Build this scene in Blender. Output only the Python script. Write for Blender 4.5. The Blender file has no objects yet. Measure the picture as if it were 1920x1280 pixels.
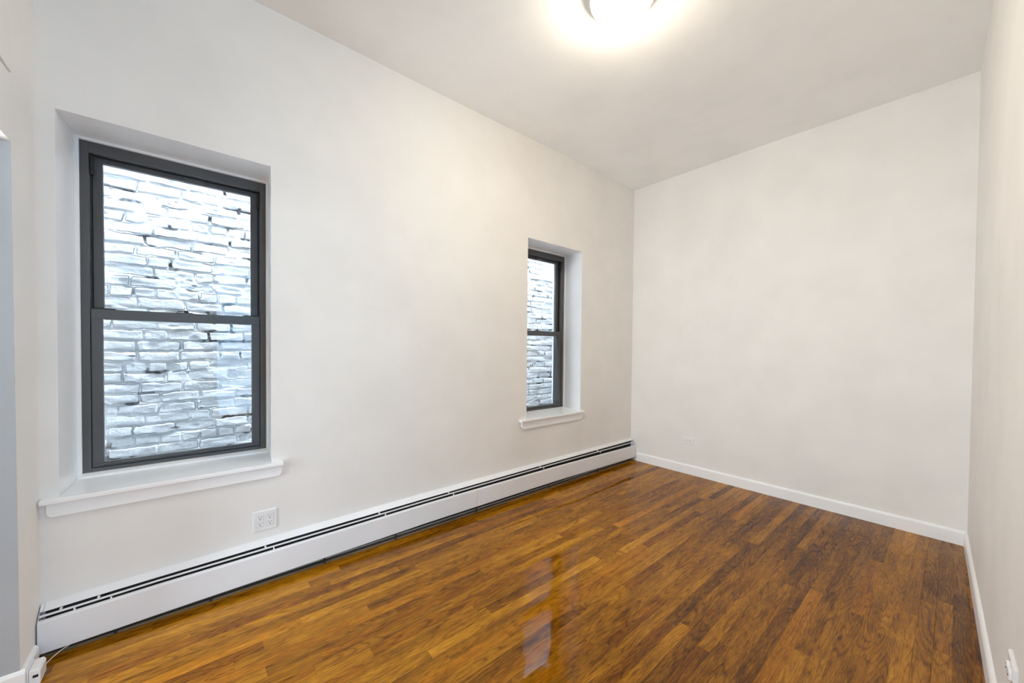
import bpy, bmesh, math, random
import numpy as np
from mathutils import Matrix, Vector

scene = bpy.context.scene
COL = scene.collection

# ----------------------------------------------------------------------------
# camera, sky, exposure
# ----------------------------------------------------------------------------
FPX, CY = 706.35, 663.4
yaw, pitch, roll = math.radians(49.7145), math.radians(-0.9814), math.radians(0.5146)
fw = Vector((math.cos(yaw) * math.cos(pitch), math.sin(yaw) * math.cos(pitch), math.sin(pitch)))
rt = Vector((math.sin(yaw), -math.cos(yaw), 0))
up = rt.cross(fw)
rt2 = rt * math.cos(roll) + up * math.sin(roll)
up2 = -rt * math.sin(roll) + up * math.cos(roll)
cam_data = bpy.data.cameras.new('camera')
cam = bpy.data.objects.new('camera', cam_data)
COL.objects.link(cam)
cam.matrix_world = Matrix(((rt2.x, up2.x, -fw.x, 0), (rt2.y, up2.y, -fw.y, 0), (rt2.z, up2.z, -fw.z, 1.325), (0, 0, 0, 1)))
cam_data.sensor_fit = 'HORIZONTAL'
cam_data.sensor_width = 36
cam_data.lens = FPX / 1920 * 36
cam_data.shift_y = (CY - 640) / 1920
cam_data.clip_start = 0.02
scene.camera = cam

world = bpy.data.worlds.new('sky')
scene.world = world
world.use_nodes = True
bg = world.node_tree.nodes['Background']
SKY = 70.0
bg.inputs['Color'].default_value = (0.76, 0.885, 1.02, 1)
bg.inputs['Strength'].default_value = SKY

LAMP_L = 77.0
LAMP_COL = (1.0, 0.885, 0.70)
NEXT_ROOM_W = 66.0
HALL_W = 98.0

vs = scene.view_settings
vs.view_transform = 'Standard'
vs.look = 'None'
vs.gamma = 1.0
vs.exposure = 0.0
vs.use_curve_mapping = False
cy = scene.cycles
cy.use_denoising = True
cy.max_bounces = 10
cy.diffuse_bounces = 8
cy.glossy_bounces = 5
cy.transparent_max_bounces = 12


def area(name, loc, rot, sx, sy, power, color=(1, 1, 1), portal=False):
    d = bpy.data.lights.new(name, 'AREA')
    d.shape = 'RECTANGLE'
    d.size, d.size_y = sx, sy
    d.energy = power
    d.color = color
    if portal:
        d.cycles.is_portal = True
    o = bpy.data.objects.new(name, d)
    o.location = loc
    o.rotation_euler = rot
    COL.objects.link(o)
    return o


# added fill lights in the unseen adjoining room and in the hall
area('adjoining_room_fill', (1.45, -3.2, 1.45), (math.radians(90), 0, 0), 2.2, 2.8, NEXT_ROOM_W, (0.40, 0.70, 1.04))
area('hall_fill', (-2.1, 1.80, 1.15), (0, math.radians(-90), 0), 1.8, 0.8, HALL_W, (0.76, 0.89, 1.0))

# ----------------------------------------------------------------------------
# helpers
# ----------------------------------------------------------------------------


class MB:
    """collects shapes, builds ONE mesh object"""

    def __init__(self):
        self.v, self.f = [], []

    def add(self, vs_, fs_):
        n = len(self.v)
        self.v += [tuple(p) for p in vs_]
        self.f += [tuple(i + n for i in f) for f in fs_]
        return self

    def box(self, x0, x1, y0, y1, z0, z1):
        vs_ = [(x, y, z) for x in (x0, x1) for y in (y0, y1) for z in (z0, z1)]
        return self.add(vs_, [(0, 1, 3, 2), (4, 6, 7, 5), (0, 4, 5, 1), (2, 3, 7, 6), (0, 2, 6, 4), (1, 5, 7, 3)])

    def prism(self, pts, axis, a0, a1):
        """polygon pts (2D) extruded along axis: x -> pts are (y,z); y -> (x,z); z -> (x,y)"""
        def m(p, a):
            return {'x': (a, p[0], p[1]), 'y': (p[0], a, p[1]), 'z': (p[0], p[1], a)}[axis]
        n = len(pts)
        vs_ = [m(p, a0) for p in pts] + [m(p, a1) for p in pts]
        fs_ = [tuple(range(n)), tuple(range(n, 2 * n))]
        fs_ += [(i, (i + 1) % n, n + (i + 1) % n, n + i) for i in range(n)]
        return self.add(vs_, fs_)

    def loft(self, rings, closed=True, caps=True):
        n = len(rings[0])
        vs_ = [p for r in rings for p in r]
        fs_ = []
        m = n if closed else n - 1
        for k in range(len(rings) - 1):
            for i in range(m):
                j = (i + 1) % n
                fs_.append((k * n + i, k * n + j, (k + 1) * n + j, (k + 1) * n + i))
        if caps and closed:
            fs_.append(tuple(range(n)))
            fs_.append(tuple(range((len(rings) - 1) * n, len(rings) * n)))
        return self.add(vs_, fs_)

    def lathe(self, prof, cx, cy_, seg=64, caps=False):
        rings = []
        for r, z in prof:
            rings.append([(cx + r * math.cos(2 * math.pi * i / seg), cy_ + r * math.sin(2 * math.pi * i / seg), z) for i in range(seg)])
        return self.loft(rings, True, caps)

    def tube(self, path, r, seg=10):
        rings = []
        for k, p in enumerate(path):
            p = Vector(p)
            a = Vector(path[max(0, k - 1)])
            b = Vector(path[min(len(path) - 1, k + 1)])
            t = (b - a).normalized()
            n1 = t.orthogonal().normalized()
            if k:
                n1 = (prev - t * prev.dot(t)).normalized()
            prev = n1
            n2 = t.cross(n1)
            rings.append([tuple(p + n1 * r * math.cos(2 * math.pi * i / seg) + n2 * r * math.sin(2 * math.pi * i / seg)) for i in range(seg)])
        return self.loft(rings)

    def build(self, name, mat, parent=None, bevel=0.0, seg=2, smooth=False, struct=False):
        me = bpy.data.meshes.new(name)
        me.from_pydata(self.v, [], self.f)
        bm = bmesh.new()
        bm.from_mesh(me)
        bmesh.ops.recalc_face_normals(bm, faces=bm.faces[:])
        if smooth:
            for f in bm.faces:
                f.smooth = True
        bm.to_mesh(me)
        bm.free()
        me.materials.append(mat)
        o = bpy.data.objects.new(name, me)
        COL.objects.link(o)
        if bevel > 0:
            md = o.modifiers.new('bevel', 'BEVEL')
            md.width = bevel
            md.segments = seg
            md.limit_method = 'ANGLE'
            md.angle_limit = math.radians(40)
            md.harden_normals = False
        if parent:
            o.parent = parent
            o.matrix_parent_inverse = parent.matrix_world.inverted()
        if struct:
            o['kind'] = 'structure'
        return o


def empty(name, loc, label=None, cat=None, group=None, struct=False):
    o = bpy.data.objects.new(name, None)
    o.empty_display_size = 0.1
    o.matrix_world = Matrix.Translation(Vector(loc))
    COL.objects.link(o)
    if label:
        o['label'] = label
    if cat:
        o['category'] = cat
    if group:
        o['group'] = group
    if struct:
        o['kind'] = 'structure'
    return o


def lab(o, label, cat):
    o['label'] = label
    o['category'] = cat
    return o


# ----------------------------------------------------------------------------
# materials
# ----------------------------------------------------------------------------


def new_mat(name):
    m = bpy.data.materials.new(name)
    m.use_nodes = True
    nt = m.node_tree
    return m, nt, nt.nodes['Principled BSDF']


def node(nt, t, **kw):
    n = nt.nodes.new(t)
    for k, v in kw.items():
        if k.startswith('i_'):
            n.inputs[k[2:].replace('_', ' ')].default_value = v
        else:
            setattr(n, k, v)
    return n


def paint(name, col, rough=0.55, bump=0.02, scale=260.0, wave=0.0, spec=0.5, mottle=0.03, metal=0.0):
    m, nt, p = new_mat(name)
    p.inputs['Roughness'].default_value = rough
    p.inputs['Metallic'].default_value = metal
    p.inputs['Specular IOR Level'].default_value = spec
    tc = node(nt, 'ShaderNodeTexCoord')
    geo = node(nt, 'ShaderNodeNewGeometry')
    n1 = node(nt, 'ShaderNodeTexNoise', i_Scale=3.0, i_Detail=4.0)
    nt.links.new(geo.outputs['Position'], n1.inputs['Vector'])
    mr = node(nt, 'ShaderNodeMapRange', i_From_Min=0.3, i_From_Max=0.7, i_To_Min=1 - mottle, i_To_Max=1 + mottle)
    nt.links.new(n1.outputs['Fac'], mr.inputs['Value'])
    mx = node(nt, 'ShaderNodeVectorMath', operation='SCALE')
    mx.inputs[0].default_value = col
    nt.links.new(mr.outputs['Result'], mx.inputs['Scale'])
    nt.links.new(mx.outputs['Vector'], p.inputs['Base Color'])
    n2 = node(nt, 'ShaderNodeTexNoise', i_Scale=scale, i_Detail=3.0)
    nt.links.new(geo.outputs['Position'], n2.inputs['Vector'])
    b = node(nt, 'ShaderNodeBump', i_Strength=bump, i_Distance=0.002)
    nt.links.new(n2.outputs['Fac'], b.inputs['Height'])
    last = b
    if wave > 0:
        n3 = node(nt, 'ShaderNodeTexNoise', i_Scale=4.0, i_Detail=2.0)
        nt.links.new(geo.outputs['Position'], n3.inputs['Vector'])
        b2 = node(nt, 'ShaderNodeBump', i_Strength=1.0, i_Distance=wave)
        nt.links.new(n3.outputs['Fac'], b2.inputs['Height'])
        nt.links.new(b.outputs['Normal'], b2.inputs['Normal'])
        last = b2
    nt.links.new(last.outputs['Normal'], p.inputs['Normal'])
    return m


M_WALL = paint('wall_paint', (0.85, 0.83, 0.80), 0.6, 0.05, 300, wave=0.004)
M_CEIL = paint('ceiling_paint', (0.94, 0.94, 0.93), 0.75, 0.05, 240, wave=0.006)
M_TRIM = paint('white_trim_paint', (0.93, 0.93, 0.93), 0.32, 0.05, 120)
M_HEAT = paint('white_enamel', (0.84, 0.84, 0.86), 0.38, 0.02, 200)
M_BRONZE = paint('charcoal_aluminium', (0.088, 0.088, 0.090), 0.36, 0.05, 900, spec=0.45, mottle=0.08)
M_TRACK = paint('dark_track_vinyl', (0.016, 0.016, 0.018), 0.5, 0.02, 300)
M_DARK = paint('dark_heater_interior', (0.03, 0.028, 0.025), 0.55, 0.1, 120, mottle=0.4)
M_FIN = paint('dull_aluminium_fins', (0.05, 0.049, 0.045), 0.45, 0.05, 200, mottle=0.3, metal=0.6)
M_COPPER = paint('dull_copper', (0.20, 0.09, 0.045), 0.45, 0.05, 200, metal=0.8)
M_RAIL = paint('rusty_brown_rail', (0.20, 0.15, 0.10), 0.55, 0.1, 90, mottle=0.3)
M_PLASTIC = paint('white_plastic', (0.86, 0.86, 0.86), 0.28, 0.0, 200, mottle=0.0)
M_SLOT = paint('black_slot', (0.012, 0.012, 0.012), 0.6, 0.0, 200, mottle=0.0)
M_SCREW = paint('grey_screw', (0.55, 0.55, 0.55), 0.35, 0.0, 200, metal=0.9)
M_NICKEL = paint('brushed_nickel', (0.86, 0.83, 0.78), 0.45, 0.05, 400, metal=0.7)
M_OUT = paint('exterior_render', (0.72, 0.73, 0.74), 0.8, 0.3, 60)
M_CORD = paint('cream_cord', (0.72, 0.68, 0.58), 0.5, 0.0, 100)

# glass of the panes: clear, with a mirror-like sheen by angle
M_GLASS, nt, p = new_mat('window_glass')
nt.nodes.remove(p)
out = nt.nodes['Material Output']
tr = node(nt, 'ShaderNodeBsdfTransparent')
tr.inputs['Color'].default_value = (0.97, 0.98, 0.98, 1)
gl = node(nt, 'ShaderNodeBsdfGlossy')
gl.inputs['Roughness'].default_value = 0.0
fr = node(nt, 'ShaderNodeLayerWeight')
pw = node(nt, 'ShaderNodeMath', operation='POWER')
pw.inputs[1].default_value = 5.0
ma = node(nt, 'ShaderNodeMath', operation='MULTIPLY_ADD')
ma.inputs[1].default_value = 0.92
ma.inputs[2].default_value = 0.045
ma.use_clamp = True
geo = node(nt, 'ShaderNodeNewGeometry')
nz = node(nt, 'ShaderNodeTexNoise', i_Scale=3.0)
nt.links.new(geo.outputs['Position'], nz.inputs['Vector'])
bp_ = node(nt, 'ShaderNodeBump', i_Strength=1.0, i_Distance=0.0008)
nt.links.new(nz.outputs['Fac'], bp_.inputs['Height'])
nt.links.new(bp_.outputs['Normal'], gl.inputs['Normal'])
mixs = node(nt, 'ShaderNodeMixShader')
nt.links.new(fr.outputs['Facing'], pw.inputs[0])
nt.links.new(pw.outputs['Value'], ma.inputs[0])
nt.links.new(ma.outputs['Value'], mixs.inputs['Fac'])
nt.links.new(tr.outputs['BSDF'], mixs.inputs[1])
nt.links.new(gl.outputs['BSDF'], mixs.inputs[2])
nt.links.new(mixs.outputs['Shader'], out.inputs['Surface'])

# lit glass dome of the ceiling light
M_DOME, nt, p = new_mat('lit_frosted_glass')
p.inputs['Base Color'].default_value = (0.9, 0.88, 0.84, 1)
p.inputs['Roughness'].default_value = 0.3
p.inputs['Emission Color'].default_value = (*LAMP_COL, 1)
p.inputs['Emission Strength'].default_value = LAMP_L

# painted brick
M_BRICK, nt, p = new_mat('white_painted_brick')
p.inputs['Roughness'].default_value = 0.7
at = node(nt, 'ShaderNodeAttribute', attribute_name='bare')
geo = node(nt, 'ShaderNodeNewGeometry')
nz = node(nt, 'ShaderNodeTexNoise', i_Scale=60.0, i_Detail=5.0)
nt.links.new(geo.outputs['Position'], nz.inputs['Vector'])
nz2 = node(nt, 'ShaderNodeTexNoise', i_Scale=9.0, i_Detail=5.0)
nt.links.new(geo.outputs['Position'], nz2.inputs['Vector'])
rp = node(nt, 'ShaderNodeValToRGB')
rp.color_ramp.elements[0].position = 0.30
rp.color_ramp.elements[0].color = (0.68, 0.69, 0.71, 1)
rp.color_ramp.elements[1].position = 0.55
rp.color_ramp.elements[1].color = (0.83, 0.84, 0.85, 1)
nt.links.new(nz2.outputs['Fac'], rp.inputs['Fac'])
mxc = node(nt, 'ShaderNodeMix', data_type='RGBA')
nt.links.new(at.outputs['Fac'], mxc.inputs['Factor'])
nt.links.new(rp.outputs['Color'], mxc.inputs['A'])
mxc.inputs['B'].default_value = (0.10, 0.10, 0.105, 1)
nt.links.new(mxc.outputs['Result'], p.inputs['Base Color'])
b = node(nt, 'ShaderNodeBump', i_Strength=0.3, i_Distance=0.003)
nt.links.new(nz.outputs['Fac'], b.inputs['Height'])
nt.links.new(b.outputs['Normal'], p.inputs['Normal'])

# hardwood boards, glossy polyurethane
M_FLOOR, nt, p = new_mat('varnished_oak_boards')
at = node(nt, 'ShaderNodeAttribute', attribute_name='board')
sep = node(nt, 'ShaderNodeSeparateColor')
nt.links.new(at.outputs['Color'], sep.inputs['Color'])
geo = node(nt, 'ShaderNodeNewGeometry')


def math_node(op, a, b=None, clamp=False):
    n = node(nt, 'ShaderNodeMath', operation=op)
    n.use_clamp = clamp
    for i, s in enumerate((a, b)):
        if s is None:
            continue
        if isinstance(s, (int, float)):
            n.inputs[i].default_value = s
        else:
            nt.links.new(s, n.inputs[i])
    return n.outputs[0]


off = node(nt, 'ShaderNodeCombineXYZ')
nt.links.new(math_node('MULTIPLY', sep.outputs['Red'], 37.0), off.inputs['X'])
nt.links.new(math_node('MULTIPLY', sep.outputs['Green'], 53.0), off.inputs['Y'])
nt.links.new(math_node('MULTIPLY', sep.outputs['Blue'], 71.0), off.inputs['Z'])
posb = node(nt, 'ShaderNodeVectorMath', operation='ADD')
nt.links.new(geo.outputs['Position'], posb.inputs[0])
nt.links.new(off.outputs['Vector'], posb.inputs[1])


def grain(sx, sy, detail, rough=0.6, dist=0.0):
    mp = node(nt, 'ShaderNodeMapping')
    mp.inputs['Scale'].default_value = (sx, sy, sy)
    nt.links.new(posb.outputs['Vector'], mp.inputs['Vector'])
    n = node(nt, 'ShaderNodeTexNoise', i_Scale=1.0, i_Detail=detail, i_Roughness=rough, i_Distortion=dist)
    nt.links.new(mp.outputs['Vector'], n.inputs['Vector'])
    return n.outputs['Fac']


g_stain = grain(3.5, 22.0, 4.0, 0.55, 0.6)      # soft streaks within a board
g_fine = grain(22.0, 420.0, 3.0, 0.65)          # pores
g_blotch = grain(7.0, 14.0, 3.0, 0.6, 1.5)
# cathedral figure: rings of a stretched noise
g_ring0 = grain(1.3, 13.0, 1.5, 0.4, 0.3)
ring = math_node('ABSOLUTE', math_node('SINE', math_node('MULTIPLY', g_ring0, 60.0)))
ring = math_node('POWER', math_node('SUBTRACT', 1.0, ring), 2.2)
# broad stain variation over the whole floor
nbig = node(nt, 'ShaderNodeTexNoise', i_Scale=0.42, i_Detail=2.0)
mpb = node(nt, 'ShaderNodeMapping')
mpb.inputs['Location'].default_value = (7.9, 2.4, 0.0)
nt.links.new(geo.outputs['Position'], mpb.inputs['Vector'])
nt.links.new(mpb.outputs['Vector'], nbig.inputs['Vector'])
tone = math_node('ADD', math_node('MULTIPLY', sep.outputs['Red'], 0.34), math_node('MULTIPLY', g_stain, 0.62))
tone = math_node('ADD', tone, math_node('MULTIPLY', g_blotch, 0.30))
tone = math_node('ADD', tone, math_node('MULTIPLY', nbig.outputs['Fac'], 0.90))
tone = math_node('SUBTRACT', tone, 0.575)
tone = math_node('SUBTRACT', tone, math_node('MULTIPLY', ring, 0.20))
tone = math_node('ADD', tone, math_node('MULTIPLY', math_node('SUBTRACT', g_fine, 0.5), 0.9), clamp=True)
rp = node(nt, 'ShaderNodeValToRGB')
cr = rp.color_ramp
cr.elements[0].position, cr.elements[0].color = 0.0, (0.050, 0.015, 0.001, 1)
cr.elements[1].position, cr.elements[1].color = 1.0, (0.72, 0.35, 0.030, 1)
for pos, c in ((0.25, (0.130, 0.043, 0.002, 1)), (0.50, (0.28, 0.108, 0.004, 1)), (0.75, (0.45, 0.192, 0.010, 1))):
    e = cr.elements.new(pos)
    e.color = c
nt.links.new(tone, rp.inputs['Fac'])
red = node(nt, 'ShaderNodeMix', data_type='RGBA', blend_type='MULTIPLY')
rf = math_node('MULTIPLY', math_node('GREATER_THAN', sep.outputs['Green'], 0.75), 0.45)
nt.links.new(rf, red.inputs['Factor'])
nt.links.new(rp.outputs['Color'], red.inputs['A'])
red.inputs['B'].default_value = (0.95, 0.74, 0.55, 1)
nt.links.new(red.outputs['Result'], p.inputs['Base Color'])
p.inputs['Roughness'].default_value = 0.5
p.inputs['Specular IOR Level'].default_value = 0.0
p.inputs['Coat Weight'].default_value = 0.68
p.inputs['Coat Roughness'].default_value = 0.012
p.inputs['Coat IOR'].default_value = 1.45
# slow swells of the varnish + slight cupping
mpw = node(nt, 'ShaderNodeMapping')
mpw.inputs['Scale'].default_value = (2.2, 9.0, 1.0)
nt.links.new(geo.outputs['Position'], mpw.inputs['Vector'])
w1 = node(nt, 'ShaderNodeTexNoise', i_Scale=1.0, i_Detail=1.5)
nt.links.new(mpw.outputs['Vector'], w1.inputs['Vector'])
bw = node(nt, 'ShaderNodeBump', i_Strength=1.0, i_Distance=0.0016)
nt.links.new(w1.outputs['Fac'], bw.inputs['Height'])
w2 = node(nt, 'ShaderNodeTexNoise', i_Scale=70.0, i_Detail=2.0)
nt.links.new(geo.outputs['Position'], w2.inputs['Vector'])
bw2 = node(nt, 'ShaderNodeBump', i_Strength=1.0, i_Distance=0.00006)
nt.links.new(w2.outputs['Fac'], bw2.inputs['Height'])
nt.links.new(bw.outputs['Normal'], bw2.inputs['Normal'])
nt.links.new(bw2.outputs['Normal'], p.inputs['Coat Normal'])
bg_ = node(nt, 'ShaderNodeBump', i_Strength=0.25, i_Distance=0.0005)
nt.links.new(g_fine, bg_.inputs['Height'])
nt.links.new(bg_.outputs['Normal'], p.inputs['Normal'])

M_SUB = paint('dark_gap_between_boards', (0.02, 0.011, 0.005), 0.7, 0.0, 100)

# ----------------------------------------------------------------------------
# room dimensions
# ----------------------------------------------------------------------------
YW = 2.512          # window wall, room face
XF = 4.014          # far wall
ZC = 3.201          # ceiling
XL = -0.502         # near left wall
YFR = 2.79          # room face of the window frames
R0, RS = -0.1827, 0.02795   # right wall: y = R0 + RS * x


def ry(x):
    return R0 + RS * x


# ----------------------------------------------------------------------------
# floor: individual strips laid parallel to the window wall, one object
# ----------------------------------------------------------------------------
rng = random.Random(11)
fv, ff, fc = [], [], []
BW = 0.0572
y = -0.30 - 54 * BW
X0, X1 = -2.25, XF + 0.02
row = 0
while y < YW + 0.01:
    x = X0 - rng.random() * 0.5
    gy = rng.choice((0.00005, 0.0001, 0.0001, 0.0002, 0.0005))
    while x < X1:
        L = rng.uniform(0.35, 1.45)
        xa, xb = max(x, X0), min(x + L, X1)
        if xb - xa > 0.004:
            c = (rng.random(), rng.random(), rng.random())
            n = len(fv)
            t1, t2 = rng.gauss(0, 0.00005), rng.gauss(0, 0.00005)
            ya, yb = y + gy, y + BW - gy
            e = 0.0001
            # slightly eased edges: a raised face ringed by a 0.6 mm chamfer
            q = 0.0003
            for (px, py, pz) in ((xa + e, ya, -0.0003), (xb - e, ya, -0.0003), (xb - e, yb, -0.0003), (xa + e, yb, -0.0003),
                                 (xa + e + q, ya + q, t1), (xb - e - q, ya + q, t2), (xb - e - q, yb - q, -t1), (xa + e + q, yb - q, -t2)):
                fv.append((px, py, pz))
            for f in ((4, 5, 6, 7), (0, 1, 5, 4), (1, 2, 6, 5), (2, 3, 7, 6), (3, 0, 4, 7)):
                ff.append(tuple(n + i for i in f))
                fc.append(c)
        x += L
    y += BW
    row += 1
me = bpy.data.meshes.new('floor')
y = -0.30 - 54 * BW
nb = len(ff)
n = len(fv)
for (px, py) in ((X0, y), (X1, y), (X1, YW + 0.03), (X0, YW + 0.03)):
    fv.append((px, py, -0.004))
ff.append((n, n + 1, n + 2, n + 3))
fc.append((0, 0, 0))
me.from_pydata(fv, [], ff)
ca = me.color_attributes.new('board', 'FLOAT_COLOR', 'CORNER')
arr = np.ones((len(me.loops), 4), dtype=np.float32)
k = 0
for poly, c in zip(me.polygons, fc):
    arr[poly.loop_start:poly.loop_start + poly.loop_total, :3] = c
ca.data.foreach_set('color', arr.ravel())
me.materials.append(M_FLOOR)
me.materials.append(M_SUB)
me.polygons[nb].material_index = 1
floor = bpy.data.objects.new('floor', me)
COL.objects.link(floor)
floor['kind'] = 'structure'

# ----------------------------------------------------------------------------
# ceiling and walls
# ----------------------------------------------------------------------------
# old plaster ceiling: a gently uneven sheet
cm = MB()
nx, ny = 46, 46
pts = []
r2 = random.Random(5)
ph = [(r2.uniform(1.2, 3.2), r2.uniform(1.2, 3.2), r2.uniform(0, 6.28)) for _ in range(6)]
for j in range(ny + 1):
    for i in range(nx + 1):
        X = -2.3 + (XF + 0.06 + 2.3) * i / nx
        Y = -3.4 + (YW + 0.04 + 3.4) * j / ny
        h = sum(math.sin(a * X + b_ * Y + c_) for a, b_, c_ in ph) * 0.0016
        pts.append((X, Y, ZC + h))
cm.add(pts, [(j * (nx + 1) + i, j * (nx + 1) + i + 1, (j + 1) * (nx + 1) + i + 1, (j + 1) * (nx + 1) + i) for j in range(ny) for i in range(nx)])
cm.add([(-2.3, -3.4, ZC + 0.15), (XF + .06, -3.4, ZC + 0.15), (XF + .06, YW + .04, ZC + 0.15), (-2.3, YW + .04, ZC + 0.15)], [(0, 1, 2, 3)])
cm.build('ceiling', M_CEIL, struct=True, smooth=True)

# window wall with two deep openings; the reveals splay a little
W1 = dict(f=(-0.446, 0.340, 0.645, 2.331), b=(-0.434, 0.362, 0.660, 2.337))
W2 = dict(f=(2.307, 3.064, 0.655, 2.316), b=(2.318, 3.116, 0.660, 2.330))
YB = 2.97           # outer face of the wall
YD = 2.90           # depth where the reveal ends
wm = MB()
xa, xb, za, zb = -2.3, XF + 1.2, -0.65, ZC + 0.20


def wall_with_holes(mb, yface, holes, zlo, zhi):
    xs = [xa]
    for h in holes:
        xs += [h[0], h[1]]
    xs.append(xb)
    for i in range(len(xs) - 1):
        x0, x1 = xs[i], xs[i + 1]
        if i % 2 == 0:
            mb.add([(x0, yface, zlo), (x1, yface, zlo), (x1, yface, zhi), (x0, yface, zhi)], [(0, 1, 2, 3)])
        else:
            h = holes[i // 2]
            mb.add([(x0, yface, zlo), (x1, yface, zlo), (x1, yface, h[2]), (x0, yface, h[2])], [(0, 1, 2, 3)])
            mb.add([(x0, yface, h[3]), (x1, yface, h[3]), (x1, yface, zhi), (x0, yface, zhi)], [(0, 1, 2, 3)])


wall_with_holes(wm, YW, [W1['f'], W2['f']], za, ZC + 0.02)
wm.build('wall_north', M_WALL, struct=True)
om = MB()
wall_with_holes(om, YB, [(-0.46, 0.39, 0.63, 2.36), (2.29, 3.14, 0.63, 2.36)], za, zb)
om.add([(xa, YW, zb), (xb, YW, zb), (xb, YB, zb), (xa, YB, zb)], [(0, 1, 2, 3)])
om.build('wall_exterior', M_OUT, struct=True)

# far wall, right wall, near left wall with its wide opening
MB().box(XF, XF + 0.12, -0.4, YW + 0.1, -0.05, ZC + 0.05).build('wall_east', M_WALL, struct=True)
XJ = XL - 0.14
SX0 = 1.35          # the right wall starts here; left open nearer the camera to admit the added fill
MB().prism([(SX0, ry(SX0)), (XF + 0.12, ry(XF + 0.12)), (XF + 0.12, ry(XF) - 0.14), (SX0, ry(SX0) - 0.14)], 'z', -0.05, ZC + 0.05).build('wall_south', M_WALL, struct=True)
am = MB()
am.box(2.9, 3.02, -3.4, ry(2.9) - 0.13, -0.05, ZC + 0.05)
am.box(XJ - 0.0, XL, -3.4, ry(XL) - 0.02, -0.05, ZC + 0.05)
am.box(XJ, 3.02, -3.5, -3.4, -0.05, ZC + 0.05)
am.build('wall_adjoining', M_WALL, struct=True)
OY0 = 0.95
lw = MB()
lw.prism([(2.2635, 0), (YW + 0.02, 0), (YW + 0.02, ZC + 0.02), (2.236, ZC + 0.02), (2.238, 2.058)], 'x', XL, XJ)
lw.prism([(OY0, 2.058), (2.238, 2.058), (2.236, ZC + 0.02), (OY0, ZC + 0.02)], 'x', XL, XJ)
lw.prism([(ry(XL) - 0.02, 0), (OY0, 0), (OY0, ZC + 0.02), (ry(XL) - 0.02, ZC + 0.02)], 'x', XL, XJ)
lw.build('wall_west', M_WALL, struct=True)
M_JAMB = paint('grey_jamb', (0.44, 0.47, 0.50), 0.5, 0.05, 200)  # jamb strip set to a darker grey than the walls
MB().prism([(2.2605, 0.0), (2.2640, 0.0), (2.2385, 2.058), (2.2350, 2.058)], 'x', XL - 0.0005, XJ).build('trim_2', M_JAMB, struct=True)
# unseen slab, added to keep the hall fill off the jamb
MB().box(-1.38, -0.60, 2.19, 2.228, 0.01, 2.045).build('jamb_light_shield', M_TRIM, struct=True, bevel=0.003)
# plaster thickening above the opening
MB().prism([(OY0, 2.302), (2.229, 2.302), (2.226, ZC), (OY0, ZC)], 'x', XL, XL + 0.007).build('trim_1', M_WALL, struct=True, bevel=0.002)
# adjoining room beyond the opening
MB().box(-2.3, -2.2, -0.4, YW, -0.05, ZC + 0.05).box(-2.3, XJ, -0.5, -0.4, -0.05, ZC + 0.05).build('wall_beyond', M_WALL, struct=True)

# baseboards
bh, bt = 0.098, 0.015


def base_profile(h, t):
    return [(0, 0), (t, 0), (t, h - 0.014), (t - 0.004, h - 0.005), (t - 0.008, h), (0, h)]


e_ = MB()
prof = base_profile(bh, bt)
yA, yB = ry(XF) + 0.002, 2.425
e_.loft([[(XF - d, yy, z) for d, z in prof] for yy in (yA, yB)])
e_.build('baseboard_east', M_TRIM, struct=True)
s_ = MB()
rings = []
for xx in (SX0, XF - bt):
    rings.append([(xx, ry(xx) + d, z) for d, z in prof])
s_.loft(rings)
s_.build('baseboard_south', M_TRIM, struct=True)
w_ = MB()
w_.loft([[(XL + d, yy, z) for d, z in base_profile(0.085, 0.013)] for yy in (2.2625, 2.425)])
w_.loft([[(xx, 2.2625 - d, z) for d, z in base_profile(0.092, 0.011)] for xx in (XL + 0.013, XJ)])
w_.build('baseboard_west', M_TRIM, struct=True)

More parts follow.
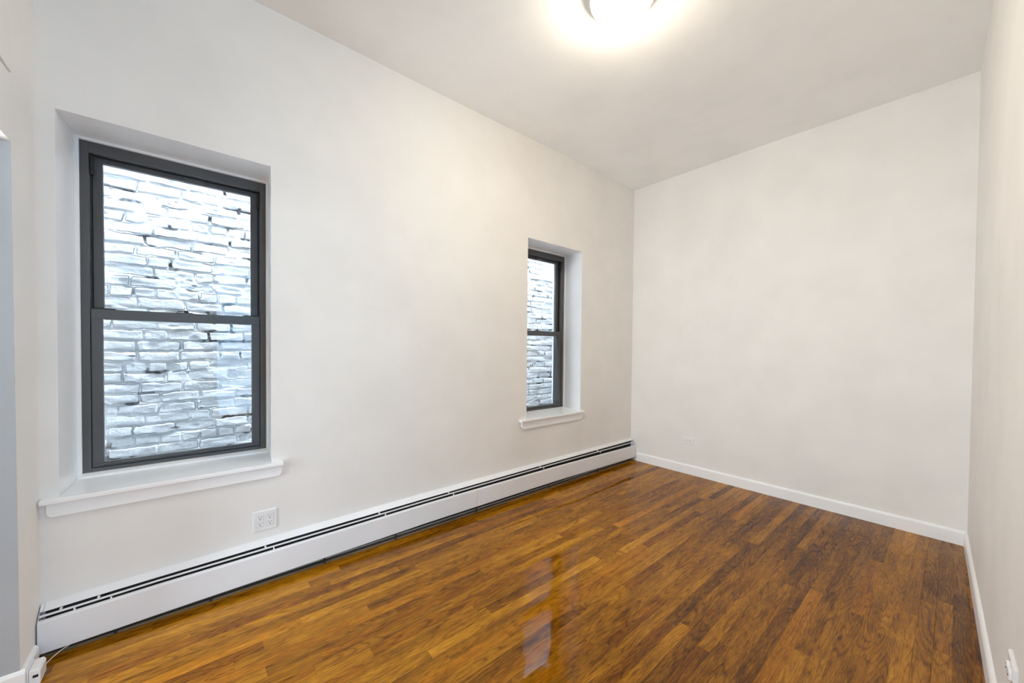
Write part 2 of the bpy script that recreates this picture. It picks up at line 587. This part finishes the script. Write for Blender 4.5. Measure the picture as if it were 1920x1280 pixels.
# ----------------------------------------------------------------------------
# windows
# ----------------------------------------------------------------------------
def make_window(name, F_, Bk, fx0, fx1, fz0, fz1, sill, apron):
    root = empty(name, ((fx0 + fx1) / 2, YFR, fz0), struct=True)
    # reveal lining (painted white): two jambs, head, bottom
    rv = MB()
    a = [(F_[0], YW, F_[2]), (F_[1], YW, F_[2]), (F_[1], YW, F_[3]), (F_[0], YW, F_[3])]
    c = [(Bk[0], YFR + .0, Bk[2]), (Bk[1], YFR + .0, Bk[2]), (Bk[1], YFR + .0, Bk[3]), (Bk[0], YFR + .0, Bk[3])]
    d = [(x, YB, z) for x, _, z in c]
    rv.add(a + c + d, [(i, (i + 1) % 4, 4 + (i + 1) % 4, 4 + i) for i in range(4)] + [(4 + i, 4 + (i + 1) % 4, 8 + (i + 1) % 4, 8 + i) for i in range(4)])
    rv.build('reveal', M_TRIM, root)
    # white stop bead round the frame
    st = MB()
    y0, y1 = YFR - 0.014, YFR + 0.02
    st.box(Bk[0] - .002, fx0, y0, y1, fz0 - .01, fz1 + 0.004)
    st.box(fx1, Bk[1] + .002, y0, y1, fz0 - .01, fz1 + 0.004)
    st.box(Bk[0] - .002, Bk[1] + .002, y0, y1, fz1, Bk[3] + .002)
    st.build('stop_bead', M_TRIM, root, bevel=0.003)
    bb = MB()
    bb.prism([(YFR - 0.030, Bk[2] - 0.004), (YFR + 0.02, Bk[2] - 0.004), (YFR + 0.02, fz0 + 0.001), (YFR - 0.002, fz0 + 0.001), (YFR - 0.026, fz0 - 0.010)], 'x', Bk[0], Bk[1])
    bb.build('bottom_bead', M_TRIM, root, bevel=0.002)
    # outer aluminium frame
    jw, hw, bw_ = 0.030, 0.054, 0.020
    fr_ = MB()
    yb = YFR + 0.115
    fr_.box(fx0, fx0 + jw, YFR, yb, fz0, fz1)
    fr_.box(fx1 - jw, fx1, YFR, yb, fz0, fz1)
    fr_.box(fx0 + jw, fx1 - jw, YFR, YFR + 0.022, fz1 - hw, fz1)
    fr_.box(fx0 + jw, fx1 - jw, YFR + 0.022, yb, fz1 - 0.03, fz1)
    fr_.box(fx0 + jw, fx1 - jw, YFR, yb, fz0, fz0 + bw_)
    fr_.build('frame', M_BRONZE, root, bevel=0.0015)
    tk = MB()   # dark jamb liners behind the lower sash line
    tk.box(fx0 + jw, fx0 + jw + 0.005, YFR + 0.036, yb, fz0 + bw_, fz1 - 0.03)
    tk.box(fx1 - jw - 0.005, fx1 - jw, YFR + 0.036, yb, fz0 + bw_, fz1 - 0.03)
    tk.box(fx0 + jw, fx1 - jw, YFR + 0.024, YFR + 0.05, fz1 - 0.045, fz1 - 0.03)
    tk.build('jamb_liner', M_TRACK, root)
    for xx in (fx0 + jw + 0.001, fx1 - jw - 0.013):
        bs = MB()
        bs.box(xx, xx + 0.012, YFR + 0.018, YFR + 0.036, fz1 - 0.155, fz1 - 0.06)
        bs.build('balance_shoe', M_TRACK, root, bevel=0.002)
    # lower sash (nearer the room)
    sx0, sx1 = fx0 + jw + 0.002, fx1 - jw - 0.002
    zm0, zm1 = 1.452, 1.500
    lz0 = fz0 + bw_ + 0.001
    st_w = 0.040
    y0, y1 = YFR + 0.006, YFR + 0.034
    ls = MB()
    ls.box(sx0, sx0 + st_w, y0, y1, lz0, zm0)
    ls.box(sx1 - st_w, sx1, y0, y1, lz0, zm0)
    ls.box(sx0, sx1, y0 - 0.002, y1, zm0, zm1)
    ls.box(sx0 + st_w, sx1 - st_w, y0 + 0.002, y1, lz0, lz0 + 0.022)
    lo = ls.build('lower_sash', M_BRONZE, root, bevel=0.0015)
    lip = MB()
    lip.prism([(y0 - 0.016, lz0 + 0.014), (y0 - 0.013, lz0 + 0.020), (y0 + 0.004, lz0 + 0.017), (y0 + 0.004, lz0 + 0.009)], 'x', sx0 + 0.012, sx1 - 0.012)
    lip.build('lift_rail', M_BRONZE, lo, bevel=0.001)
    gm = MB()
    gm.box(sx0 + st_w - .004, sx1 - st_w + .004, y0 + 0.014, y0 + 0.0175, lz0 + 0.016, zm0 + .004)
    gm.build('pane', M_GLASS, lo)
    for q0, q1 in ((sx0 + 0.002, sx0 + 0.085), (sx1 - 0.080, sx1 - 0.002)):
        MB().box(q0, q1, y0 + 0.002, y1, zm1, zm1 + 0.006).build('tilt_latch', M_TRACK, lo, bevel=0.0015)
    # sash lock at the meeting rail
    xm = (sx0 + sx1) / 2
    lk = MB()
    lk.box(xm - 0.036, xm + 0.036, y0 + 0.004, y1 - 0.002, zm1, zm1 + 0.004)
    lk.lathe([(0.0001, zm1 + 0.016), (0.008, zm1 + 0.016), (0.010, zm1 + 0.012), (0.010, zm1 + 0.003)], xm + 0.008, y0 + 0.016, 20)
    lk.box(xm - 0.030, xm + 0.006, y0 + 0.010, y0 + 0.018, zm1 + 0.008, zm1 + 0.013)
    lk.build('sash_lock', M_TRACK, lo, bevel=0.001)
    # upper sash, one track further out
    y0, y1 = YFR + 0.050, YFR + 0.078
    uz1 = fz1 - 0.052
    us = MB()
    us.box(sx0 + 0.004, sx0 + st_w, y0, y1, zm0, uz1)
    us.box(sx1 - st_w, sx1 - 0.004, y0, y1, zm0, uz1)
    us.box(sx0 + st_w, sx1 - st_w, y0, y1, uz1 - 0.026, uz1)
    us.box(sx0 + st_w, sx1 - st_w, y0, y1, zm0 - 0.002, zm0 + 0.044)
    us.box(sx0 + 0.004, sx1 - 0.004, y0 + 0.010, y1, uz1, fz1 - 0.029)
    uo = us.build('upper_sash', M_BRONZE, root, bevel=0.0015)
    gm = MB()
    gm.box(sx0 + st_w - .004, sx1 - st_w + .004, y0 + 0.014, y0 + 0.0175, zm0 + 0.04, uz1 - 0.022)
    gm.build('pane', M_GLASS, uo)
    MB().box(xm + 0.005 - 0.005, xm + 0.092, y0 - 0.016, y0, uz1 - 0.022, uz1 - 0.004).build('pull_grip', M_BRONZE, uo, bevel=0.002)
    # sill board with horns, and the apron under it
    x0, x1, zt, th, yf = sill
    sl = MB()
    pts = [(x0, yf), (x1, yf), (x1, YW + .001), (F_[1] - .0005, YW + .001), (Bk[1], YFR), (Bk[0], YFR), (F_[0] + .0005, YW + .001), (x0, YW + .001)]
    sl.prism(pts, 'z', zt - th, zt)
    sl.build('window_sill', M_TRIM, root, bevel=0.004)
    x0, x1, zt, zb_, cx_, cz_ = apron
    ap = MB()
    ap.prism([(x0, zt), (x1, zt), (x1, zb_ + cz_), (x1 - cx_, zb_), (x0 + cx_, zb_), (x0, zb_ + cz_)], 'y', YW - 0.017, YW + 0.002)
    ap.build('apron', M_TRIM, root, bevel=0.002)
    return root


make_window('window_1', W1['f'], W1['b'], -0.419, 0.349, 0.680, 2.324, (-0.497, 0.395, 0.661, 0.021, 2.472), (-0.481, 0.388, 0.640, 0.578, 0.014, 0.016))
make_window('window_2', W2['f'], W2['b'], 2.334, 3.102, 0.680, 2.316, (2.216, 3.100, 0.677, 0.017, 2.472), (2.243, 3.085, 0.660, 0.590, 0.022, 0.022))

# ----------------------------------------------------------------------------
# baseboard heater under the windows
# ----------------------------------------------------------------------------
HX = [-0.497, -0.409, -0.124, 0.409, 1.277, 1.72, 2.61, 4.008]


def interp(tab):
    return lambda x: float(np.interp(x, HX, tab))


h_top = interp([0.165, 0.1686, 0.1763, 0.1815, 0.1950, 0.1960, 0.1945, 0.178])
h_bot = interp([0.028, 0.0291, 0.0345, 0.0420, 0.0560, 0.0575, 0.0580, 0.039])
h_bp = interp([0.212, 0.2148, 0.2233, 0.2357, 0.2508, 0.2520, 0.2551, 0.2567])
h_hd = interp([0.191, 0.1940, 0.2020, 0.2120, 0.2241, 0.2280, 0.2338, 0.2377])
h_dm = interp([0.181, 0.1830, 0.1920, 0.2000, 0.2135, 0.2175, 0.2220, 0.2175])
heater = empty('baseboard_heater', (1.75, 2.47, 0), 'long low white metal baseboard heater along the window wall floor', 'heater')
YHF = 2.439


def stations(x0, x1):
    return [x0] + [x for x in HX if x0 < x < x1] + [x1]


def strip(name, x0, x1, proffn, mat, bevel=0.0):
    mb = MB()
    mb.loft([[(x, yy, zz) for yy, zz in proffn(x)] for x in stations(x0, x1)])
    return mb.build(name, mat, heater, bevel=bevel)


def prof_back(x):
    t, b_ = h_bp(x), h_hd(x)
    return [(2.5115, 0.012), (2.5115, t), (2.507, t + 0.001), (2.480, b_ + 0.004), (2.474, b_ - 0.001), (2.476, b_ - 0.002), (2.482, b_ + 0.001), (2.506, t - 0.004), (2.509, t - 0.008), (2.509, 0.012)]


def prof_front(x):
    t, b_ = h_top(x), h_bot(x)
    return [(YHF, b_ + 0.004), (YHF, t - 0.006), (YHF + 0.003, t), (YHF + 0.016, t + 0.001), (YHF + 0.016, t - 0.001), (YHF + 0.004, t - 0.0025),
            (YHF + 0.0018, t - 0.007), (YHF + 0.0018, b_ + 0.005), (YHF + 0.005, b_ + 0.0015), (YHF + 0.016, b_ + 0.001), (YHF + 0.016, b_ - 0.001), (YHF + 0.004, b_)]


def prof_damper(x):
    d_ = h_dm(x)
    return [(2.4575, d_ - 0.0052), (2.4555, d_ - 0.004), (2.4555, d_ + 0.0030), (2.4575, d_ + 0.0042), (2.4590, d_ + 0.0030), (2.4585, d_ - 0.004)]


def prof_rail(x):
    return [(2.462, 0.0005), (2.462, 0.012), (2.4635, 0.012), (2.4635, 0.003), (2.508, 0.003), (2.508, 0.0005)]


strip('back_plate', -0.486, 4.000, prof_back, M_HEAT)
strip('front_panel', -0.497, 1.7185, prof_front, M_HEAT)
strip('front_panel', 1.7205, 4.006, prof_front, M_HEAT)
strip('damper_blade', -0.494, 3.998, prof_damper, M_HEAT)
strip('base_rail', -0.490, 3.998, prof_rail, M_RAIL)
for xx, nm in ((-0.498, 0), (4.0015, 1)):
    ec = MB()
    t, b_, hb_ = h_bp(xx), h_hd(xx), h_bot(xx)
    if nm == 0:
        ec.prism([(2.511, 0.012), (2.511, t - 0.002), (2.476, b_ - 0.002), (2.462, h_dm(xx)), (2.444, h_top(xx) - 0.006), (2.444, hb_ + 0.006), (2.47, 0.012)], 'x', xx, xx + 0.0015)
        ec.prism([(2.508, t), (2.478, b_ + 0.002), (2.479, b_ - 0.003), (2.508, t - 0.006)], 'x', xx, xx + 0.0105)
    else:
        ec.prism([(2.511, 0.012), (2.511, t), (2.474, b_), (2.455, h_dm(xx)), (2.4415, h_top(xx) - 0.003), (2.4415, hb_ + 0.003), (2.47, 0.012)], 'x', xx, xx + 0.008)
    ec.build('end_cap', M_HEAT, heater, bevel=0.0008)
# fin tube inside
ft = MB()
ft.tube([(-0.45, 2.474, 0.105), (3.97, 2.474, 0.105)], 0.011, 12)
ft.build('pipe', M_COPPER, heater, smooth=True)
fn = MB()
xx = -0.36
while xx < 3.9:
    fn.box(xx, xx + 0.0012, 2.4485, 2.4995, 0.072, 0.140)
    xx += 0.009
fn.build('heating_fins', M_FIN, heater)
strip('slot_shade_liner', -0.486, 3.998, lambda x: [(2.5035, 0.013), (2.5035, h_hd(x) + 0.006), (2.5085, h_hd(x) + 0.006), (2.5085, 0.013)], M_DARK)  # dark sheet over the white back plate, puts the slots' shade into colour
for xx in (-0.44, -0.33, 0.30, 0.94, 1.47, 2.44, 3.30):
    bk = MB()
    z_ = h_dm(xx)
    bk.prism([(2.474, z_ + 0.005), (2.459, z_ + 0.0045), (2.459, z_ + 0.007), (2.474, h_hd(xx) - 0.003)], 'x', xx, xx + 0.008)
    bk.build('bracket', M_HEAT, heater)
    bk = MB()
    bk.prism([(2.461, z_ - 0.006), (2.455, z_ - 0.012), (2.455, z_ - 0.020), (2.461, z_ - 0.020)], 'x', xx + 0.040, xx + 0.046)
    bk.build('clip', M_HEAT, heater)
for xx in (-0.28, 0.06, 0.60, 1.05, 1.72, 2.55, 3.3):
    MB().box(xx, xx + 0.012, 2.4585, 2.4615, 0.004, h_bot(xx) + 0.012).build('support_foot', M_DARK, heater)

# ----------------------------------------------------------------------------
# outlets
# ----------------------------------------------------------------------------
def local_box(mb, o, ex, ez, en, a0, a1, b0, b1, c0, c1):
    """box in a local frame: ex along the plate, ez up, en out of the wall"""
    vs_ = []
    for a in (a0, a1):
        for b_ in (b0, b1):
            for c_ in (c0, c1):
                vs_.append(tuple(o + ex * a + ez * b_ + en * c_))
    mb.add(vs_, [(0, 1, 3, 2), (4, 6, 7, 5), (0, 4, 5, 1), (2, 3, 7, 6), (0, 2, 6, 4), (1, 5, 7, 3)])


def socket_slots(mb, o, ex, ez, en, c, s=1.0):
    """two blade slots and a ground hole centred on (a,b)=c, ez = the direction of 'up' for this socket"""
    a, b_ = c
    local_box(mb, o, ex, ez, en, a - 0.0075, a - 0.0055, b_ + 0.001, b_ + 0.0095, 0.0, 0.0006)
    local_box(mb, o, ex, ez, en, a + 0.0055, a + 0.0073, b_ + 0.002, b_ + 0.0090, 0.0, 0.0006)
    local_box(mb, o, ex, ez, en, a - 0.0024, a + 0.0024, b_ - 0.0095, b_ - 0.0045, 0.0, 0.0006)


def decora_outlet(loc, label):
    o = Vector(loc)
    ex, ez, en = Vector((1, 0, 0)), Vector((0, 0, 1)), Vector((0, -1, 0))
    root = empty('wall_outlet', loc, label, 'outlet')
    pl = MB()
    w, h = 0.0585, 0.0572
    pl.loft([[tuple(o + ex * a + ez * b_ + en * c_) for a, b_ in ((-w + k, -h + k), (w - k, -h + k), (w - k, h - k), (-w + k, h - k))] for k, c_ in ((0, 0), (0, 0.002), (0.0045, 0.0055))])
    pl.build('cover_plate', M_PLASTIC, root, bevel=0.001)
    for ca_ in (-0.0232, 0.0232):
        rc = MB()
        local_box(rc, o, ex, ez, en, ca_ - 0.0165, ca_ + 0.0165, -0.0335, 0.0335, 0.004, 0.0068)
        r_ = rc.build('receptacle', M_PLASTIC, root, bevel=0.0015)
        gp = MB()
        local_box(gp, o, ex, ez, en, ca_ - 0.0173, ca_ + 0.0173, -0.0343, 0.0343, 0.003, 0.0057)
        gp.build('shadow_gap', paint_gap, r_)
        sl = MB()
        for cb in (0.0165, -0.0165):
            socket_slots(sl, o + en * 0.0066, ex, ez, en, (ca_, cb))
        sl.build('slots', M_SLOT, r_)
    return root


paint_gap = paint('grey_gap', (0.35, 0.35, 0.35), 0.6, 0.0, 100, mottle=0.0)


def sideways_outlet(loc, ex, en, label, gw=0.0605, gh=0.0375, deep=0.0055, proud=0.0):
    """duplex outlet laid on its side"""
    o = Vector(loc)
    ez = Vector((0, 0, 1))
    root = empty('wall_outlet', loc, label, 'outlet')
    pl = MB()
    pl.loft([[tuple(o + ex * a + ez * b_ + en * c_) for a, b_ in ((-gw + k, -gh + k), (gw - k, -gh + k), (gw - k, gh - k), (-gw + k, gh - k))] for k, c_ in ((0, 0), (0, deep - 0.003), (0.004, deep))])
    pl.build('cover_plate', M_PLASTIC, root, bevel=0.001)
    for s in (-1, 1):
        rc = MB()
        ring = []
        for i in range(28):
            t = 2 * math.pi * i / 28
            a = s * 0.0195 + max(-0.0145, min(0.0145, 0.0175 * math.cos(t)))
            b_ = 0.0172 * math.sin(t)
            ring.append((a, b_))
        rc.loft([[tuple(o + ex * a + ez * b_ + en * c_) for a, b_ in ring] for c_ in (deep - 0.002, deep + 0.002 + proud)])
        r_ = rc.build('receptacle', M_PLASTIC, root, bevel=0.0008)
        sl = MB()
        socket_slots(sl, o + en * (deep + 0.0018 + proud) + ex * (s * 0.0195), ez, ex, en, (0, 0))
        sl.build('slots', M_SLOT, r_)
    sc = MB()
    oo = o + en * deep
    sc.loft([[tuple(oo + ex * 0.0028 * math.cos(2 * math.pi * i / 12) + ez * 0.0028 * math.sin(2 * math.pi * i / 12) + en * c_) for i in range(12)] for c_ in (-0.001, 0.0008)])
    sc.build('screw', M_SCREW, root)
    return root


decora_outlet((0.308, YW, 0.338), 'white double wall outlet, upright, below the near large window')
sideways_outlet((XF, 1.823, 0.352), Vector((0, -1, 0)), Vector((-1, 0, 0)), 'small white sideways outlet low on the far wall above the baseboard')
rx = 1.862
exr = Vector((1, RS, 0)).normalized()
enr = Vector((-RS, 1, 0)).normalized()
sideways_outlet((rx, ry(rx), 0.372), exr, enr, 'white sideways outlet on the right wall at the photo edge, seen edge-on', deep=0.009, proud=0.004)

# ----------------------------------------------------------------------------
# phone jack on the near baseboard, with its wire
# ----------------------------------------------------------------------------
jack = empty('phone_jack', (-0.472, 2.31, 0.0), 'small white box jack on the baseboard at the left end of the heater', 'phone jack')
MB().box(-0.4885, -0.4845, 2.268, 2.345, 0.018, 0.074).build('mounting_plate', M_PLASTIC, jack, bevel=0.001)
jb = MB()
jb.loft([[(-0.4838, yy, 0.010), (-0.4545, yy, 0.012), (-0.4545, yy, 0.060), (-0.460, yy, 0.070), (-0.4838, yy, 0.071)] for yy in (2.268, 2.345)])
jo = jb.build('cover', M_PLASTIC, jack, bevel=0.002)
sl = MB()
sl.box(-0.4740, -0.4600, 2.2672, 2.2682, 0.040, 0.050)
sl.build('socket', M_SLOT, jo)
cord = MB()
pth = []
for i in range(13):
    t = i / 12
    pth.append((-0.462 + 0.060 * t, 2.346 + 0.115 * t, 0.030 + 0.010 * math.sin(t * 3.0) - 0.008 * t))
cord.tube(pth, 0.0018, 8)
cord.build('wire', M_CORD, jack, smooth=True)

# ----------------------------------------------------------------------------
# flush ceiling light
# ----------------------------------------------------------------------------
LX, LY = 1.722, 1.165
lamp = empty('ceiling_light', (LX, LY, ZC), 'round flush ceiling light with glowing frosted glass dome and metal rim', 'ceiling light')
bp2 = MB()
bp2.lathe([(0.0001, ZC + 0.004), (0.150, ZC + 0.004), (0.160, ZC - 0.008), (0.162, ZC - 0.030), (0.167, ZC - 0.036), (0.169, ZC - 0.044), (0.166, ZC - 0.051), (0.160, ZC - 0.053), (0.157, ZC - 0.048), (0.0001, ZC - 0.046)], LX, LY, 72)
bp2.build('base_pan', M_NICKEL, lamp, smooth=True)
dm = MB()
prof = []
for i in range(18):
    a = math.pi / 2 * i / 17
    prof.append((max(0.0001, 0.155 * math.cos(a)), ZC - 0.049 - 0.090 * math.sin(a)))
dm.lathe(prof, LX, LY, 72)
dm.build('glass_dome', M_DOME, lamp, smooth=True)
fi = MB()
zf = ZC - 0.139
fi.lathe([(0.0001, zf + 0.004), (0.011, zf + 0.003), (0.012, zf - 0.002), (0.006, zf - 0.006), (0.007, zf - 0.011), (0.004, zf - 0.016), (0.0001, zf - 0.018)], LX, LY, 24)
fi.build('finial', M_NICKEL, lamp, smooth=True)

# ----------------------------------------------------------------------------
# the neighbour's white-painted brick wall across the narrow shaft
# ----------------------------------------------------------------------------
YBR = 3.375
gx0, gx1, gz0, gz1 = -1.3, 4.5, 0.15, 2.95
NXB, NZB = 1060, 620
nrg = np.random.default_rng(4)


def vnoise(X, Z, sx, sz, seed):
    """smooth value noise with cell sizes sx, sz (metres)"""
    r_ = np.random.default_rng(seed)
    u, v = (X - gx0 + 1) / sx, (Z - gz0 + 1) / sz
    nu, nv = int(u.max()) + 3, int(v.max()) + 3
    g = r_.random((nv, nu)) * 2 - 1
    i, j = np.floor(u).astype(int), np.floor(v).astype(int)
    fu, fv_ = u - i, v - j
    fu, fv_ = fu * fu * (3 - 2 * fu), fv_ * fv_ * (3 - 2 * fv_)
    return (g[j, i] * (1 - fu) + g[j, i + 1] * fu) * (1 - fv_) + (g[j + 1, i] * (1 - fu) + g[j + 1, i + 1] * fu) * fv_


xs = np.concatenate([np.linspace(gx0, -0.75, 60, endpoint=False), np.linspace(-0.75, 0.75, 560, endpoint=False),
                     np.linspace(0.75, 2.7, 200, endpoint=False), np.linspace(2.7, 4.1, 460, endpoint=False), np.linspace(4.1, gx1, 50)])
zs = np.concatenate([np.linspace(gz0, 0.45, 40, endpoint=False), np.linspace(0.45, 2.62, 820, endpoint=False), np.linspace(2.62, gz1, 50)])
NXB, NZB = len(xs), len(zs)
Xg, Zg = np.meshgrid(xs, zs)
wx = Xg + 0.0035 * vnoise(Xg, Zg, 0.03, 0.02, 1) + 0.006 * vnoise(Xg, Zg, 0.12, 0.10, 2)
wz = Zg + 0.0035 * vnoise(Xg, Zg, 0.035, 0.03, 3) + 0.006 * vnoise(Xg, Zg, 0.35, 0.5, 6) + 0.002 * vnoise(Xg, Zg, 0.012, 0.012, 5)
CH = 0.0675
rowi = np.floor(wz / CH).astype(int)
dz = wz - rowi * CH
dz = np.minimum(dz, CH - dz)
dx = np.zeros_like(dz)
prot = np.zeros_like(dz)
keep = np.zeros_like(dz)
tilt = np.zeros_like(dz)
for r_i in range(rowi.min(), rowi.max() + 1):
    m_ = rowi == r_i
    edges = [gx0 - 0.5 - nrg.random() * 0.2]
    header = (r_i % 7 == 3)
    while edges[-1] < gx1 + 0.5:
        base = 0.103 if header else (0.205 if nrg.random() < 0.86 else 0.11)
        edges.append(edges[-1] + base * (1 + nrg.normal() * 0.05))
    edges = np.array(edges)
    xv = wx[m_]
    idx = np.clip(np.searchsorted(edges, xv) - 1, 0, len(edges) - 2)
    a, b_ = edges[idx], edges[idx + 1]
    dx[m_] = np.minimum(xv - a, b_ - xv)
    pr = nrg.normal(size=len(edges)) * 0.0022
    tl = nrg.normal(size=len(edges)) * 0.016
    prot[m_] = pr[idx]
    tilt[m_] = tl[idx] * (xv - (a + b_) / 2)
rr = 0.014      # rounded brick corners
ax_ = np.clip(rr - dx, 0, None)
az_ = np.clip(rr - dz, 0, None)
d = rr - np.hypot(ax_, az_)
joint = 0.0045 + 0.0035 * vnoise(Xg, Zg, 0.05, 0.04, 7)
t = np.clip((d - joint) / 0.0065, 0, 1)
prof_ = t * t * (3 - 2 * t)
fill = np.clip(0.66 + 0.75 * vnoise(Xg, Zg, 0.16, 0.09, 8) + 0.30 * vnoise(Xg, Zg, 0.03, 0.025, 9), 0, 1)   # how far paint and mortar fill the joint
mortar = -0.011 + 0.0105 * fill
face = prot + tilt + 0.0012 * vnoise(Xg, Zg, 0.045, 0.025, 10) + 0.0006 * vnoise(Xg, Zg, 0.012, 0.009, 11) + 0.0016 * vnoise(Xg, Zg, 0.09, 0.035, 12)
H = mortar + (face - mortar) * prof_
# hairline cracks where the paint has parted along the joints
crack = np.exp(-((d - joint - 0.001) / 0.0016) ** 2) * np.clip((vnoise(Xg, Zg, 0.07, 0.05, 21) + 0.25 * vnoise(Xg, Zg, 0.015, 0.015, 22) + 0.05) * 3, 0, 1)
H = H - 0.008 * crack
# spalled bites out of the brick faces
bite = np.clip(vnoise(Xg, Zg, 0.11, 0.045, 13) - 0.62, 0, 1) * 3.0
H = H - 0.008 * np.clip(bite, 0, 1)
# deep open joints where mortar has dropped out
hole = np.clip((vnoise(Xg, Zg, 0.10, 0.05, 14) - 0.45) * 4, 0, 1) * (1 - prof_)
H = H - 0.020 * hole
bare = np.clip(hole * 1.2, 0, 1) * np.clip((vnoise(Xg, Zg, 0.02, 0.015, 15) + 0.75), 0, 1)
flake = np.clip((vnoise(Xg, Zg, 0.17, 0.06, 16) + 0.5 * vnoise(Xg, Zg, 0.03, 0.02, 17) - 1.02) * 8, 0, 1)
bare = np.clip(bare + flake * 0.9 + crack * 0.45, 0, 1)
co = np.stack([Xg, YBR - H, Zg], axis=-1).reshape(-1, 3).astype(np.float32)
ii = np.arange(NXB * NZB).reshape(NZB, NXB)
quads = np.stack([ii[:-1, :-1], ii[:-1, 1:], ii[1:, 1:], ii[1:, :-1]], axis=-1).reshape(-1, 4)
me = bpy.data.meshes.new('wall_brick')
me.vertices.add(len(co))
me.vertices.foreach_set('co', co.ravel())
me.loops.add(quads.size)
me.loops.foreach_set('vertex_index', quads.ravel().astype(np.int32))
me.polygons.add(len(quads))
me.polygons.foreach_set('loop_start', (np.arange(len(quads)) * 4).astype(np.int32))
me.polygons.foreach_set('loop_total', np.full(len(quads), 4, dtype=np.int32))
me.polygons.foreach_set('use_smooth', np.ones(len(quads), dtype=bool))
me.update(calc_edges=True)
fa = me.attributes.new('bare', 'FLOAT', 'POINT')
fa.data.foreach_set('value', bare.ravel().astype(np.float32))
me.materials.append(M_BRICK)
bo = bpy.data.objects.new('wall_brick', me)
COL.objects.link(bo)
bo['kind'] = 'structure'
# the rest of the neighbour's wall and the ground of the shaft
rest = MB()
yr = YBR + 0.03
rest.box(-1.9, gx0, yr - .025, yr + 0.2, -0.6, gz1)
rest.box(gx1, 5.2, yr - .025, yr + 0.2, -0.6, gz1)
rest.box(gx0, gx1, yr - .025, yr + 0.2, -0.6, gz0)
rest.box(-1.9, 5.2, yr - .025, yr + 0.2, gz1, 5.0)
rest.box(-2.0, -1.9, YB, yr + 0.2, -0.6, 5.0)
rest.box(5.2, 5.3, YB, yr + 0.2, -0.6, 5.0)
rest.build('wall_neighbour', M_OUT, struct=True)
MB().box(-1.9, 5.2, YB, yr, -0.62, -0.60).build('floor_shaft', M_OUT, struct=True)
